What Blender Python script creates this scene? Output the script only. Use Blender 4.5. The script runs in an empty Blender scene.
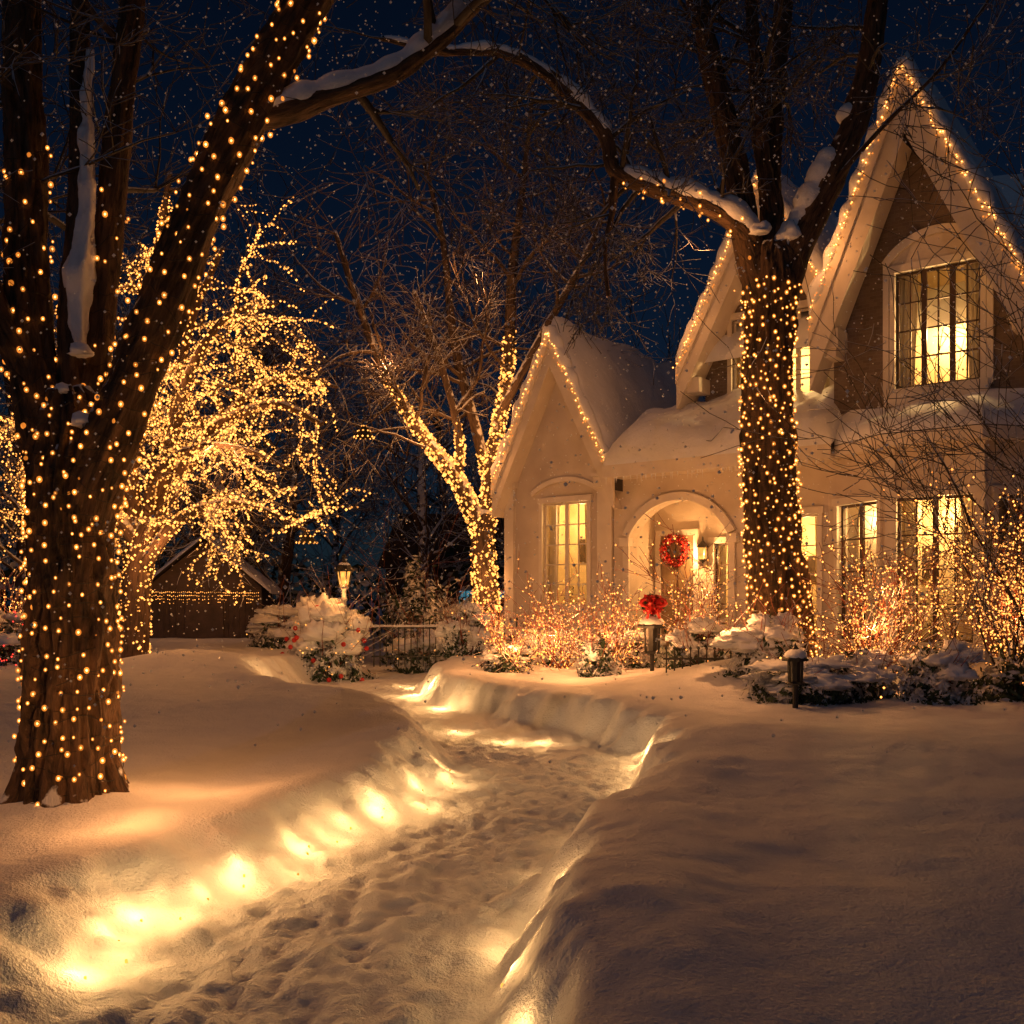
import bpy, bmesh, math, random
import numpy as np
from mathutils import Vector, Matrix, noise
random.seed(11)
R = random
U = R.uniform
def V(*a): return Vector(a)
sc = bpy.context.scene

# ------------------------------------------------------------ materials
def newmat(name):
    m = bpy.data.materials.new(name); m.use_nodes = True
    nt = m.node_tree
    for n in list(nt.nodes): nt.nodes.remove(n)
    out = nt.nodes.new('ShaderNodeOutputMaterial')
    return m, nt, out
def nd(nt, t, **kw):
    n = nt.nodes.new(t)
    for k, v in kw.items():
        if k in n.inputs: n.inputs[k].default_value = v
        else: setattr(n, k, v)
    return n
def ramp(nt, fac, stops):
    r = nt.nodes.new('ShaderNodeValToRGB')
    el = r.color_ramp.elements
    while len(el) < len(stops): el.new(0.5)
    for e, (p, c) in zip(el, stops):
        e.position = p; e.color = (*c, 1) if len(c) == 3 else c
    nt.links.new(fac, r.inputs['Fac']); return r
def basic(name, c1, c2, scale=6, rough=0.7, bump=0.2, bscale=40, metallic=0, dist=0.01):
    m, nt, out = newmat(name)
    tc = nd(nt, 'ShaderNodeTexCoord')
    n1 = nd(nt, 'ShaderNodeTexNoise', Scale=scale, Detail=5.0)
    nt.links.new(tc.outputs['Object'], n1.inputs['Vector'])
    rp = ramp(nt, n1.outputs['Fac'], [(0.3, c1), (0.7, c2)])
    b = nd(nt, 'ShaderNodeBsdfPrincipled', Roughness=rough, Metallic=metallic)
    nt.links.new(rp.outputs['Color'], b.inputs['Base Color'])
    n2 = nd(nt, 'ShaderNodeTexNoise', Scale=bscale, Detail=4.0)
    nt.links.new(tc.outputs['Object'], n2.inputs['Vector'])
    bp = nd(nt, 'ShaderNodeBump', Strength=bump, Distance=dist)
    nt.links.new(n2.outputs['Fac'], bp.inputs['Height'])
    nt.links.new(bp.outputs['Normal'], b.inputs['Normal'])
    nt.links.new(b.outputs[0], out.inputs[0])
    return m
def snowmat(name, bump=0.5, c1=(.78,.80,.85), c2=(.86,.87,.9), fine=.16):
    m, nt, out = newmat(name)
    tc = nd(nt, 'ShaderNodeTexCoord')
    a = nd(nt, 'ShaderNodeTexNoise', Scale=3.0, Detail=7.0, Roughness=0.62)
    f = nd(nt, 'ShaderNodeTexNoise', Scale=48.0, Detail=4.0, Roughness=.65)
    for x in (a, f): nt.links.new(tc.outputs['Object'], x.inputs['Vector'])
    rp = ramp(nt, a.outputs['Fac'], [(0.3, c1), (0.7, c2)])
    mx = nd(nt, 'ShaderNodeMath', operation='MULTIPLY_ADD'); mx.inputs[1].default_value = fine
    nt.links.new(f.outputs['Fac'], mx.inputs[0]); nt.links.new(a.outputs['Fac'], mx.inputs[2])
    bp = nd(nt, 'ShaderNodeBump', Strength=bump, Distance=0.07)
    nt.links.new(mx.outputs[0], bp.inputs['Height'])
    b = nd(nt, 'ShaderNodeBsdfPrincipled', Roughness=0.55)
    b.inputs['Specular IOR Level'].default_value = 0.25
    nt.links.new(rp.outputs['Color'], b.inputs['Base Color'])
    nt.links.new(bp.outputs['Normal'], b.inputs['Normal'])
    nt.links.new(b.outputs[0], out.inputs[0])
    return m
def flakemat():
    m, nt, out = newmat('snowflake')
    d = nd(nt,'ShaderNodeBsdfDiffuse'); t = nd(nt,'ShaderNodeBsdfTranslucent'); n = nd(nt,'ShaderNodeTexNoise',Scale=3.0)
    rp = ramp(nt, n.outputs['Fac'], [(.3,(.9,.92,.95)),(.7,(.97,.98,1))])
    nt.links.new(rp.outputs['Color'], d.inputs['Color']); nt.links.new(rp.outputs['Color'], t.inputs['Color'])
    mx = nd(nt,'ShaderNodeMixShader'); mx.inputs[0].default_value=.6
    nt.links.new(d.outputs[0],mx.inputs[1]); nt.links.new(t.outputs[0],mx.inputs[2]); nt.links.new(mx.outputs[0],out.inputs[0]); return m
def barkmat(name, dark, light, thr=0.55, snow=(.8,.82,.86), bstr=0.9, bd=.03):
    m, nt, out = newmat(name)
    at = nd(nt, 'ShaderNodeAttribute', attribute_name='bk')
    mp = nd(nt, 'ShaderNodeMapping'); mp.inputs['Scale'].default_value = (1, 1, 0.16)
    nt.links.new(at.outputs['Vector'], mp.inputs['Vector'])
    n1 = nd(nt, 'ShaderNodeTexNoise', Scale=22.0, Detail=7.0, Roughness=0.7, Distortion=0.8)
    v1 = nd(nt, 'ShaderNodeTexNoise', Scale=9.0, Detail=3.0, Roughness=0.6, Distortion=1.2)
    for x in (n1, v1): nt.links.new(mp.outputs[0], x.inputs['Vector'])
    mu = nd(nt, 'ShaderNodeMath', operation='MULTIPLY_ADD'); mu.inputs[1].default_value = 0.7
    nt.links.new(v1.outputs['Fac'], mu.inputs[0]); nt.links.new(n1.outputs['Fac'], mu.inputs[2])
    rp = ramp(nt, mu.outputs[0], [(0.66, dark), (1.0, light)])
    b = nd(nt, 'ShaderNodeBsdfPrincipled', Roughness=0.85)
    ge = nd(nt, 'ShaderNodeNewGeometry')
    sp = nd(nt, 'ShaderNodeSeparateXYZ'); nt.links.new(ge.outputs['Normal'], sp.inputs[0])
    n3 = nd(nt, 'ShaderNodeTexNoise', Scale=7.0, Detail=4.0)
    nt.links.new(at.outputs['Vector'], n3.inputs['Vector'])
    ad = nd(nt, 'ShaderNodeMath', operation='MULTIPLY_ADD'); ad.inputs[1].default_value = 0.9
    nt.links.new(n3.outputs['Fac'], ad.inputs[0]); nt.links.new(sp.outputs['Z'], ad.inputs[2])
    msk = ramp(nt, ad.outputs[0], [(min(.97,thr+.3), (0,0,0)), (min(1.0,thr+.38), (1,1,1))])
    mx = nd(nt, 'ShaderNodeMix', data_type='RGBA')
    nt.links.new(msk.outputs['Color'], mx.inputs['Factor'])
    nt.links.new(rp.outputs['Color'], mx.inputs[6]); mx.inputs[7].default_value = (*snow, 1)
    nt.links.new(mx.outputs[2], b.inputs['Base Color'])
    bp = nd(nt, 'ShaderNodeBump', Strength=bstr, Distance=bd)
    nt.links.new(mu.outputs[0], bp.inputs['Height'])
    nt.links.new(bp.outputs['Normal'], b.inputs['Normal'])
    nt.links.new(b.outputs[0], out.inputs[0])
    return m
def emit(name, col, strength, sample=True, vary=0.6, transp=0):
    m, nt, out = newmat(name)
    tc = nd(nt, 'ShaderNodeTexCoord')
    n1 = nd(nt, 'ShaderNodeTexNoise', Scale=9.0, Detail=1.0)
    nt.links.new(tc.outputs['Object'], n1.inputs['Vector'])
    mr = nd(nt, 'ShaderNodeMapRange'); mr.inputs[1].default_value=.35; mr.inputs[2].default_value=.65
    mr.inputs[3].default_value = strength*(1-vary); mr.inputs[4].default_value = strength*(1+vary)
    nt.links.new(n1.outputs['Fac'], mr.inputs[0])
    e = nd(nt, 'ShaderNodeEmission'); e.inputs[0].default_value = (*col, 1)
    nt.links.new(mr.outputs[0], e.inputs[1])
    if transp:
        t = nd(nt, 'ShaderNodeBsdfTransparent'); mx = nd(nt, 'ShaderNodeMixShader'); mx.inputs[0].default_value = 1-transp
        nt.links.new(t.outputs[0], mx.inputs[1]); nt.links.new(e.outputs[0], mx.inputs[2]); nt.links.new(mx.outputs[0], out.inputs[0])
    else: nt.links.new(e.outputs[0], out.inputs[0])
    m.cycles.emission_sampling = 'AUTO' if sample else 'NONE'
    return m
def glassmat():
    m, nt, out = newmat('window_glass')
    t = nd(nt, 'ShaderNodeBsdfTransparent'); g = nd(nt, 'ShaderNodeBsdfGlossy', Roughness=0.03)
    n = nd(nt, 'ShaderNodeTexNoise', Scale=2.0)
    rp = ramp(nt, n.outputs['Fac'], [(0.3, (.88,.88,.86)), (0.7, (.97,.97,.95))])
    nt.links.new(rp.outputs['Color'], t.inputs['Color'])
    mx = nd(nt, 'ShaderNodeMixShader'); mx.inputs[0].default_value = 0.06
    nt.links.new(t.outputs[0], mx.inputs[1]); nt.links.new(g.outputs[0], mx.inputs[2])
    nt.links.new(mx.outputs[0], out.inputs[0]); return m
def brickmat(name, c1, c2, mortar, scale=4.0):
    m, nt, out = newmat(name)
    tc = nd(nt, 'ShaderNodeTexCoord')
    mp = nd(nt, 'ShaderNodeMapping'); mp.inputs['Rotation'].default_value = (math.radians(90), 0, 0)
    nt.links.new(tc.outputs['Object'], mp.inputs['Vector'])
    br = nd(nt, 'ShaderNodeTexBrick', Scale=scale)
    br.inputs['Color1'].default_value=(*c1,1); br.inputs['Color2'].default_value=(*c2,1); br.inputs['Mortar'].default_value=(*mortar,1)
    br.inputs['Mortar Size'].default_value = 0.012
    nt.links.new(mp.outputs[0], br.inputs['Vector'])
    b = nd(nt, 'ShaderNodeBsdfPrincipled', Roughness=0.85)
    nt.links.new(br.outputs['Color'], b.inputs['Base Color'])
    bp = nd(nt, 'ShaderNodeBump', Strength=0.6, Distance=0.01); bp.invert = True
    nt.links.new(br.outputs['Fac'], bp.inputs['Height']); nt.links.new(bp.outputs['Normal'], b.inputs['Normal'])
    nt.links.new(b.outputs[0], out.inputs[0]); return m

SNOW = snowmat('snow', .8, fine=.26); SNOWR = snowmat('roof_snow', 0.4)
BARK = barkmat('bark_near', (.010,.006,.004), (.15,.085,.045), thr=.60, bstr=1.0, bd=.06)
BARK2 = barkmat('bark_snowy', (.03,.02,.014), (.15,.10,.07), thr=.18, bstr=.5)
BARK3 = barkmat('bark_lit_tree', (.03,.018,.012), (.14,.085,.055), thr=.40, bstr=.6, snow=(.6,.6,.62))
BARK4 = barkmat('bark_elm', (.03,.02,.014), (.15,.10,.07), thr=.34, bstr=.6)
BARKD = barkmat('bark_dark', (.012,.010,.009), (.05,.04,.035), thr=.36, snow=(.55,.58,.65), bstr=.3)
BULB = emit('warm_bulb', (1,.40,.10), 13.0, vary=.5)
SHELL = emit('bulb_halo', (1,.28,.032), 1.6, sample=False, vary=.4, transp=.60)  # translucent emissive shell, imitates a halo of light around the bulb core
BULBF = emit('warm_bulb_far', (1,.35,.065), 2.9, sample=False, vary=.65)
REDB = emit('red_bulb', (1,.05,.03), 2.0, sample=False)
WIRE = basic('wire', (.01,.012,.01), (.02,.02,.018))
CREAM = basic('cream_render', (.52,.45,.38), (.68,.61,.52), 1.6, .8, .4, 45)
TRIM = basic('painted_trim', (.64,.58,.51), (.76,.70,.62), 3, .5, .15, 30)
BRICK = brickmat('brick', (.19,.145,.115), (.13,.10,.08), (.22,.19,.16))
SHINGLE = basic('shingle', (.03,.028,.028), (.06,.05,.05), 8, .8, .6, 30)
WOOD = basic('dark_wood', (.05,.03,.02), (.10,.06,.04), 5, .5, .2, 30)
DOOR = basic('door_wood', (.22,.15,.09), (.34,.24,.14), 4, .45, .2, 30)
ROOM = basic('room_wall', (.62,.50,.30), (.84,.72,.50), 2.2, .9, .0)
STONE = basic('porch_stone', (.3,.28,.26), (.42,.4,.37), 3, .8, .3, 30)
CURT = basic('curtain', (.72,.62,.42), (.82,.74,.55), 4, .9, .1)
GLASS = glassmat()
IRON = basic('black_iron', (.012,.012,.012), (.03,.03,.03), 10, .45, .2, 60)
LEAF = basic('evergreen_leaf', (.012,.03,.014), (.035,.07,.03), 12, .7, .1)
RED = basic('red_ribbon', (.45,.015,.015), (.6,.03,.025), 8, .45, .1)
FROST = basic('frosted_leaf', (.5,.52,.55), (.8,.82,.86), 9, .8, .2)
LAMPG = emit('lamp_glass', (1,.40,.07), 1.6, vary=.3)
TWIG = barkmat('twig_bark', (.14,.035,.02), (.30,.09,.05), thr=.50, bstr=.3)
POST = basic('painted_post', (.42,.42,.44), (.55,.55,.57), 6, .5, .1)
SHEDW = basic('shed_boards', (.05,.037,.03), (.10,.07,.058), 3, .8, .4, 20)
COOL = emit('cool_window', (.10,.42,.55), .45, vary=.5)
FLAKE = flakemat()

# ------------------------------------------------------------ mesh builder
class MB:
    def __init__(s): s.v=[]; s.f=[]; s.m=[]; s.bk=[]
    def add(s, vs, fs, mat=0, bk=None):
        o=len(s.v); s.v.extend(vs); s.f.extend([tuple(i+o for i in f) for f in fs]); s.m.extend([mat]*len(fs))
        s.bk.extend(bk if bk else [tuple(v) for v in vs])
    def box(s, x0,x1,y0,y1,z0,z1, mat=0):
        s.add([(x0,y0,z0),(x1,y0,z0),(x1,y1,z0),(x0,y1,z0),(x0,y0,z1),(x1,y0,z1),(x1,y1,z1),(x0,y1,z1)],
              [(0,3,2,1),(4,5,6,7),(0,1,5,4),(1,2,6,5),(2,3,7,6),(3,0,4,7)], mat)
    def prism(s, poly, y0, y1, mat=0):
        n=len(poly); vs=[(x,y0,z) for x,z in poly]+[(x,y1,z) for x,z in poly]
        fs=[tuple(range(n)), tuple(range(2*n-1,n-1,-1))]+[((i+1)%n,i,n+i,n+(i+1)%n) for i in range(n)]
        s.add(vs,fs,mat)
    def zprism(s, poly, z0, z1, mat=0):
        n=len(poly); vs=[(x,y,z0) for x,y in poly]+[(x,y,z1) for x,y in poly]
        fs=[tuple(range(n-1,-1,-1)), tuple(range(n,2*n))]+[(i,(i+1)%n,n+(i+1)%n,n+i) for i in range(n)]
        s.add(vs,fs,mat)
    def lathe(s, prof, c, n=16, mat=0):
        vs=[];fs=[]
        for r,z in prof:
            for k in range(n):
                a=2*math.pi*k/n; vs.append((c[0]+r*math.cos(a),c[1]+r*math.sin(a),c[2]+z))
        for i in range(len(prof)-1):
            for k in range(n):
                fs.append((i*n+k,i*n+(k+1)%n,(i+1)*n+(k+1)%n,(i+1)*n+k))
        s.add(vs,fs,mat)
    def tube(s, pts, rad, n=5, mat=0, disp=0.0):
        vs=[];fs=[];bk=[]; L=0; ph=U(0,50)
        t=(pts[1]-pts[0]).normalized()
        a=t.cross(V(0.3,1,0.1)); a=a.normalized() if a.length>1e-4 else V(1,0,0)
        for i,p in enumerate(pts):
            if i>0: L+=(p-pts[i-1]).length
            t2=(pts[min(i+1,len(pts)-1)]-pts[max(i-1,0)])
            if t2.length<1e-6: t2=t
            t2.normalize(); a=(a-t2*a.dot(t2)); a=a.normalized() if a.length>1e-5 else t2.orthogonal().normalized()
            b=t2.cross(a); r=rad[i]
            for k in range(n):
                th=2*math.pi*k/n; ca,sa=math.cos(th),math.sin(th)
                rr=r
                if disp:
                    wz=noise.noise(V(ca,sa,L*1.1+ph))*1.2
                    q=V(ca*r*15+wz,sa*r*15-wz,L*1.5+ph)
                    f=abs(noise.noise(q))*1.7+0.6*abs(noise.noise(q*2.1))+.25*noise.noise(V(q.x*2,q.y*2,L*14))
                    rr=r*(1+.12*noise.noise(V(ca*1.3,sa*1.3,L*.8+ph)))+disp*(f-.5)
                vs.append(tuple(p+a*(ca*rr)+b*(sa*rr))); bk.append((ca*r+ph,sa*r,L))
        for i in range(len(pts)-1):
            for k in range(n):
                fs.append((i*n+k,i*n+(k+1)%n,(i+1)*n+(k+1)%n,(i+1)*n+k))
        e=(len(pts)-1)*n; fs.append(tuple(range(e,e+n))); fs.append(tuple(range(n-1,-1,-1)))
        s.add(vs,fs,mat,bk)
    def octa(s, c, r, mat=0, e=1.0):
        x,y,z=c
        s.add([(x+r,y,z),(x,y+r,z),(x-r,y,z),(x,y-r,z),(x,y,z+r*e),(x,y,z-r*e)],
              [(0,1,4),(1,2,4),(2,3,4),(3,0,4),(1,0,5),(2,1,5),(3,2,5),(0,3,5)], mat)
    def ball(s, c, r, mat=0, nu=8, nv=5, e=1.0):
        prof=[(max(1e-4,r*math.sin(math.pi*i/nv)), -r*e*math.cos(math.pi*i/nv)) for i in range(nv+1)]
        s.lathe(prof,c,nu,mat)
    def blob(s, c, rad, mat=0, nu=26, nv=16, amp=.22, fq=1.7, flat=True, seed=0):
        vs=[];fs=[]
        for i in range(nv+1):
            ph=math.pi*i/nv
            for k in range(nu):
                th=2*math.pi*k/nu
                d=V(math.sin(ph)*math.cos(th),math.sin(ph)*math.sin(th),math.cos(ph))
                f=1+amp*noise.fractal(d*fq+V(seed*7.3,seed*3.1,c[0]),1,2,4)
                z=d.z*rad[2]*f
                if flat and z<0: z*=.35
                vs.append((c[0]+d.x*rad[0]*f,c[1]+d.y*rad[1]*f,c[2]+z))
        for i in range(nv):
            for k in range(nu):
                fs.append((i*nu+k,(i+1)*nu+k,(i+1)*nu+(k+1)%nu,i*nu+(k+1)%nu))
        s.add(vs,fs,mat)
    def quad(s, c, n, sz, asp=.5, mat=0):
        a=n.orthogonal().normalized(); a.rotate(Matrix.Rotation(U(0,6.28),3,n)); b=n.cross(a)
        c=V(*c)
        s.add([tuple(c-a*sz),tuple(c+b*sz*asp),tuple(c+a*sz),tuple(c-b*sz*asp)],[(0,1,2,3)],mat)
    def snowgrid(s, A,B,C,D, th, nu=30, nv=14, mat=0, edges=(1,1,1,1), seed=0, soft=.14):
        A,B,C,D=[V(*q) for q in (A,B,C,D)]
        lu=(B-A).length; lv=(D-A).length; vs=[];fs=[]
        def wp(i,n): return .5-.5*math.cos(math.pi*i/n)
        for j in range(nv+1):
            for i in range(nu+1):
                u=wp(i,nu); v=wp(j,nv)
                p=(A*(1-u)+B*u)*(1-v)+(D*(1-u)+C*u)*v
                ds=[9]
                if edges[0]: ds.append(v*lv)
                if edges[1]: ds.append((1-u)*lu)
                if edges[2]: ds.append((1-v)*lv)
                if edges[3]: ds.append(u*lu)
                d=min(ds); fall=math.sqrt(max(0,1-(1-min(1,d/soft))**2))
                nz=noise.fractal(V(p.x*.9+seed,p.y*.9,p.z*.9),1,2,4)
                h=.006+th*fall*(1+.45*nz)
                vs.append((p.x,p.y,p.z+h))
        w=nu+1
        for j in range(nv):
            for i in range(nu): fs.append((j*w+i,j*w+i+1,(j+1)*w+i+1,(j+1)*w+i))
        s.add(vs,fs,mat)
    def make(s, name, mats, parent=None, smooth=True, loc=None):
        me=bpy.data.meshes.new(name)
        me.from_pydata([tuple(v) for v in s.v],[],s.f); me.update()
        if not isinstance(mats,(list,tuple)): mats=[mats]
        for m in mats: me.materials.append(m)
        me.polygons.foreach_set('material_index',s.m)
        me.polygons.foreach_set('use_smooth',[smooth]*len(s.f))
        at=me.attributes.new('bk','FLOAT_VECTOR','POINT')
        at.data.foreach_set('vector',np.array(s.bk,dtype=np.float32).ravel())
        ob=bpy.data.objects.new(name,me); sc.collection.objects.link(ob)
        if parent: ob.parent=parent
        if loc: ob.location=loc
        return ob
def empty(name, loc=(0,0,0), rz=0):
    e=bpy.data.objects.new(name,None); e.empty_display_size=.3; sc.collection.objects.link(e)
    e.location=loc; e.rotation_euler=(0,0,rz); return e
WARM=(1,.39,.115)
def plight(name, loc, w, col=WARM, rad=.02, parent=None):
    l=bpy.data.lights.new(name,'POINT'); l.energy=w; l.color=col; l.shadow_soft_size=rad
    o=bpy.data.objects.new(name,l); sc.collection.objects.link(o); o.location=loc
    if parent: o.parent=parent
    return o

# ------------------------------------------------------------ terrain
rs=np.random.RandomState(5); TAB=rs.rand(256,256)
def vn(x,y):
    xi=np.floor(x).astype(int); yi=np.floor(y).astype(int); fx=x-xi; fy=y-yi
    fx=fx*fx*(3-2*fx); fy=fy*fy*(3-2*fy)
    g=lambda a,b: TAB[a%256,b%256]
    return (g(xi,yi)*(1-fx)+g(xi+1,yi)*fx)*(1-fy)+(g(xi,yi+1)*(1-fx)+g(xi+1,yi+1)*fx)*fy-.5
PATH=[(-1.15,-3,1.0),(-1.1,2,1.0),(-.97,4,.92),(-.92,5,.95),(-.62,6.2,.85),(-.3,7.2,.8),(.1,8.3,.85),(.42,9.6,.95),(.35,11,1.0),(-.15,12.6,.95),(-1.2,14.2,1.0),(-2.3,15.8,1.1),(-2.9,17.5,1.2),(-2.6,19.5,1.2),(-2.6,24,1.3),(-3,34,1.5)]
def pathdist(x,y):
    best=np.full(x.shape,1e9); side=np.zeros(x.shape)
    for (ax,ay,ah),(bx,by,bh) in zip(PATH[:-1],PATH[1:]):
        dx,dy=bx-ax,by-ay; t=np.clip(((x-ax)*dx+(y-ay)*dy)/(dx*dx+dy*dy),0,1)
        px,py=ax+t*dx,ay+t*dy; d=np.hypot(x-px,y-py)-(ah+(bh-ah)*t)
        cr=(x-px)*dy-(y-py)*dx
        m=d<best; best=np.where(m,d,best); side=np.where(m,np.sign(cr),side)
    D=best+.22*vn(x*1.7+9,y*1.7)+.14*vn(x*4.1,y*4.1+3)+.05*vn(x*9.1,y*9.1+3)
    return D,side
def terr(x,y):
    x=np.asarray(x,float); y=np.asarray(y,float)
    D,side=pathdist(x,y)
    w=np.where(side>0,.42,.68)
    t=np.clip((D+.10)/w,0,1); t=t*t*(3-2*t)
    far=np.clip(y-8,0,14)
    bank=.30+.028*far+.10*vn(x*.45+2,y*.45+7)+.05*vn(x*1.2,y*1.2)+.018*vn(x*3.5,y*3.5)+.008*vn(x*9,y*9)
    bank+=np.where(side>0,.14,0)*np.exp(-((y-6)/4.5)**2)
    bank+=.06*np.exp(-((D-.65)/.32)**2)
    for cx,cy,h,r in ((-3.22,7.2,.13,.75),(3.75,14.5,.25,1.3),(-2.6,11.6,.16,1.6),(2.6,8.6,.12,1.5),(-6.5,13,.2,2.5),(-5.6,17.5,.3,1.2),(3.3,15.2,.2,1.6)):
        bank+=h*np.exp(-((x-cx)**2+(y-cy)**2)/(r*r))
    base=.012*far+.035*vn(x*2.2,y*.8)+.045*vn(x*6.5,y*3.4)+.034*vn(x*13,y*9)+.026*vn(x*27,y*22)
    z=base*(1-t)+bank*t
    e=4*t*(1-t)
    z+=e*(.035*vn(x*8+y*3,y*3.2-x)+.03*vn(x*5,y*5)+.034*vn(x*17,y*15)+.022*vn(x*26+y*9,y*11))
    return z
def tz(x,y): return float(terr(np.array([x]),np.array([y]))[0])
def spaced(a,b,fine,outer,n):
    mid=np.arange(a,b,fine); k=np.arange(1,n+1)
    ext=np.cumsum(fine*1.22**k); ext=ext[ext<outer]
    return np.concatenate([(a-ext)[::-1],mid,b+ext])
xs=spaced(-9,9.5,.036,500,60); ys=np.concatenate([np.array([-60,-20,-6,-2,0,1,1.8]),np.arange(2.4,12,.033),np.arange(12,24,.08),24+np.cumsum(.09*1.2**np.arange(1,45))])
X,Y=np.meshgrid(xs,ys); Z=terr(X,Y)
nx,ny=len(xs),len(ys)
me=bpy.data.meshes.new('snow_ground')
me.vertices.add(nx*ny); me.vertices.foreach_set('co',np.stack([X,Y,Z],-1).astype(np.float32).ravel())
I=np.arange(nx*ny).reshape(ny,nx); q=np.stack([I[:-1,:-1],I[:-1,1:],I[1:,1:],I[1:,:-1]],-1).reshape(-1,4)
me.loops.add(q.size); me.loops.foreach_set('vertex_index',q.ravel().astype(np.int32))
me.polygons.add(len(q)); me.polygons.foreach_set('loop_start',np.arange(0,q.size,4,dtype=np.int32))
me.polygons.foreach_set('use_smooth',[True]*len(q)); me.update(calc_edges=True); me.validate()
me.materials.append(SNOW)
g=bpy.data.objects.new('snow_ground',me); sc.collection.objects.link(g)

# ------------------------------------------------------------ tree tools
def spline(ctrl, step=.06):
    P=[V(*c[:3]) for c in ctrl]; Rr=[c[3] for c in ctrl]; n=len(P); pts=[];rad=[]
    for i in range(n-1):
        p0=P[max(i-1,0)];p1=P[i];p2=P[i+1];p3=P[min(i+2,n-1)]
        k=max(2,int((p2-p1).length/step))
        for j in range(k):
            t=j/k
            pts.append(.5*((2*p1)+(p2-p0)*t+(2*p0-5*p1+4*p2-p3)*t*t+(3*p1-p0-3*p2+p3)*t**3))
            rad.append(Rr[i]+(Rr[i+1]-Rr[i])*t)
    pts.append(P[-1]); rad.append(Rr[-1]); return pts,rad
def grow(mb,p,d,L,r,lvl,out,kids=5,wand=.22,grav=.05,minr=.004,mat=0,ang=(25,65),lf=(.5,.75)):
    n=max(3,min(9,int(L/.22))); d=d.normalized(); pts=[p.copy()]; rad=[r]
    for i in range(n):
        d=(d+V(U(-1,1),U(-1,1),U(-1,1))*wand+V(0,0,grav)).normalized()
        pts.append(pts[-1]+d*(L/n)); rad.append(max(minr,r*(1-.65*(i+1)/n)))
    mb.tube(pts,rad,3 if r<.03 else (5 if r<.08 else 9),mat)
    out.append((pts,rad,lvl))
    if lvl>0:
        for k in range(kids):
            f=U(.2,1.0) if k else 1.0
            i=min(n,int(f*n)); dd=(pts[i]-pts[max(0,i-1)]) if i else d
            dd=dd.normalized(); ax=dd.orthogonal(); ax.rotate(Matrix.Rotation(U(0,6.28),3,dd))
            nd_=dd.copy(); nd_.rotate(Matrix.Rotation(math.radians(U(*ang)),3,ax))
            grow(mb,pts[i],nd_,L*U(*lf),max(minr,rad[i]*U(.45,.7)),lvl-1,out,kids,wand,grav,minr,mat,ang,lf)
def side_twigs(mb,pts,rad,n,L,lvl,out,f0=.3,kids=5,up=.5,minr=.004,r=.03,grav=.05,wand=.22):
    for _ in range(n):
        i=int(U(f0,1)*(len(pts)-1)); t=(pts[i]-pts[max(0,i-1)]).normalized() if i else V(0,0,1)
        a=t.orthogonal(); a.rotate(Matrix.Rotation(U(0,6.28),3,t))
        d=(t*U(.2,.9)+a+V(0,0,up*U(0,1.4))).normalized()
        grow(mb,pts[i],d,L*U(.6,1.2),min(rad[i]*.6,r*U(.7,1.3)),lvl,out,kids,wand,grav,minr)
def string(bm,sh,wm,pts,rad,pitch,spacing,br,off=.015,f0=0,f1=1,wr=.003):
    """string of bulbs wound round a limb; bm cores, sh halo shells, wm wire"""
    th=U(0,6.28); acc=0; w=[]; n=len(pts); ph=U(0,20)
    i0,i1=int(f0*(n-1)),int(f1*(n-1))
    t=(pts[i0+1]-pts[i0]).normalized(); a=t.orthogonal().normalized()
    for i in range(i0,i1):
        seg=pts[i+1]-pts[i]; sl=seg.length; t=seg.normalized(); a=(a-t*a.dot(t)).normalized(); b=t.cross(a)
        circ=2*math.pi*max(rad[i],.01); helix=math.hypot(circ,pitch)*sl/pitch
        m=max(1,int(helix/(.04 if rad[i]>.08 else .08)))
        for j in range(m):
            f=j/m; th+=2*math.pi*sl/pitch/m; acc+=helix/m
            wob=noise.noise(V(th*1.1,ph,0))*pitch*1.0
            r=rad[i]+off; rad_=a*math.cos(th)+b*math.sin(th)
            p=pts[i]+seg*f+rad_*r+t*wob
            w.append(p)
            if acc>=spacing:
                acc=U(-.7,.6)*spacing
                c=p+rad_*(br*.6)+V(U(-1,1),U(-1,1),U(-1,1))*spacing*.26
                rr=br*U(.6,1.25)
                bm.octa(c,rr*.60,0,1.2)
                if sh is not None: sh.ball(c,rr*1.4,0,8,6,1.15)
    if wm is not None and len(w)>2: wm.tube(w,[wr]*len(w),3)
def along(bm,pts,rad,spacing,br,mat=0,drop=.0):
    acc=U(0,spacing)
    for i in range(len(pts)-1):
        seg=pts[i+1]-pts[i]; l=seg.length
        while acc<l:
            p=pts[i]+seg*(acc/l); r=rad[i]+br*.6
            d=V(U(-1,1),U(-1,1),U(-1,1)).normalized()
            bm.octa(p+d*r+V(0,0,-drop*U(0,1)),br*U(.6,1.2),mat); acc+=spacing*U(.5,1.5)
        acc-=l
def limbsnow(sm,pts,rad,amp=.8,f0=0,f1=1,thr=.88,gap=-.42):
    run=[];rr=[]
    n=len(pts)
    def flush():
        if len(run)>4:
            k=len(run)
            for i in range(k): rr[i]*=min(1,.25+min(i,k-1-i)/3)
            sm.tube(run[:],rr[:],12,0,0)
        run.clear(); rr.clear()
    for i in range(int(f0*(n-1)),int(f1*(n-1))):
        t=(pts[i+1]-pts[i]).normalized(); nz=noise.noise(pts[i]*2.1); n2=noise.noise(pts[i]*7)
        if abs(t.z)<thr+.1*nz and nz>gap:
            up=(V(0,0,1)-t*t.z).normalized(); h=rad[i]*(.58+.25*nz+.18*n2)
            run.append(pts[i]+up*h+V(0,0,.01)); rr.append(rad[i]*(.72+.3*nz+.18*n2)*amp)
        else: flush()
    flush()

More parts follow.
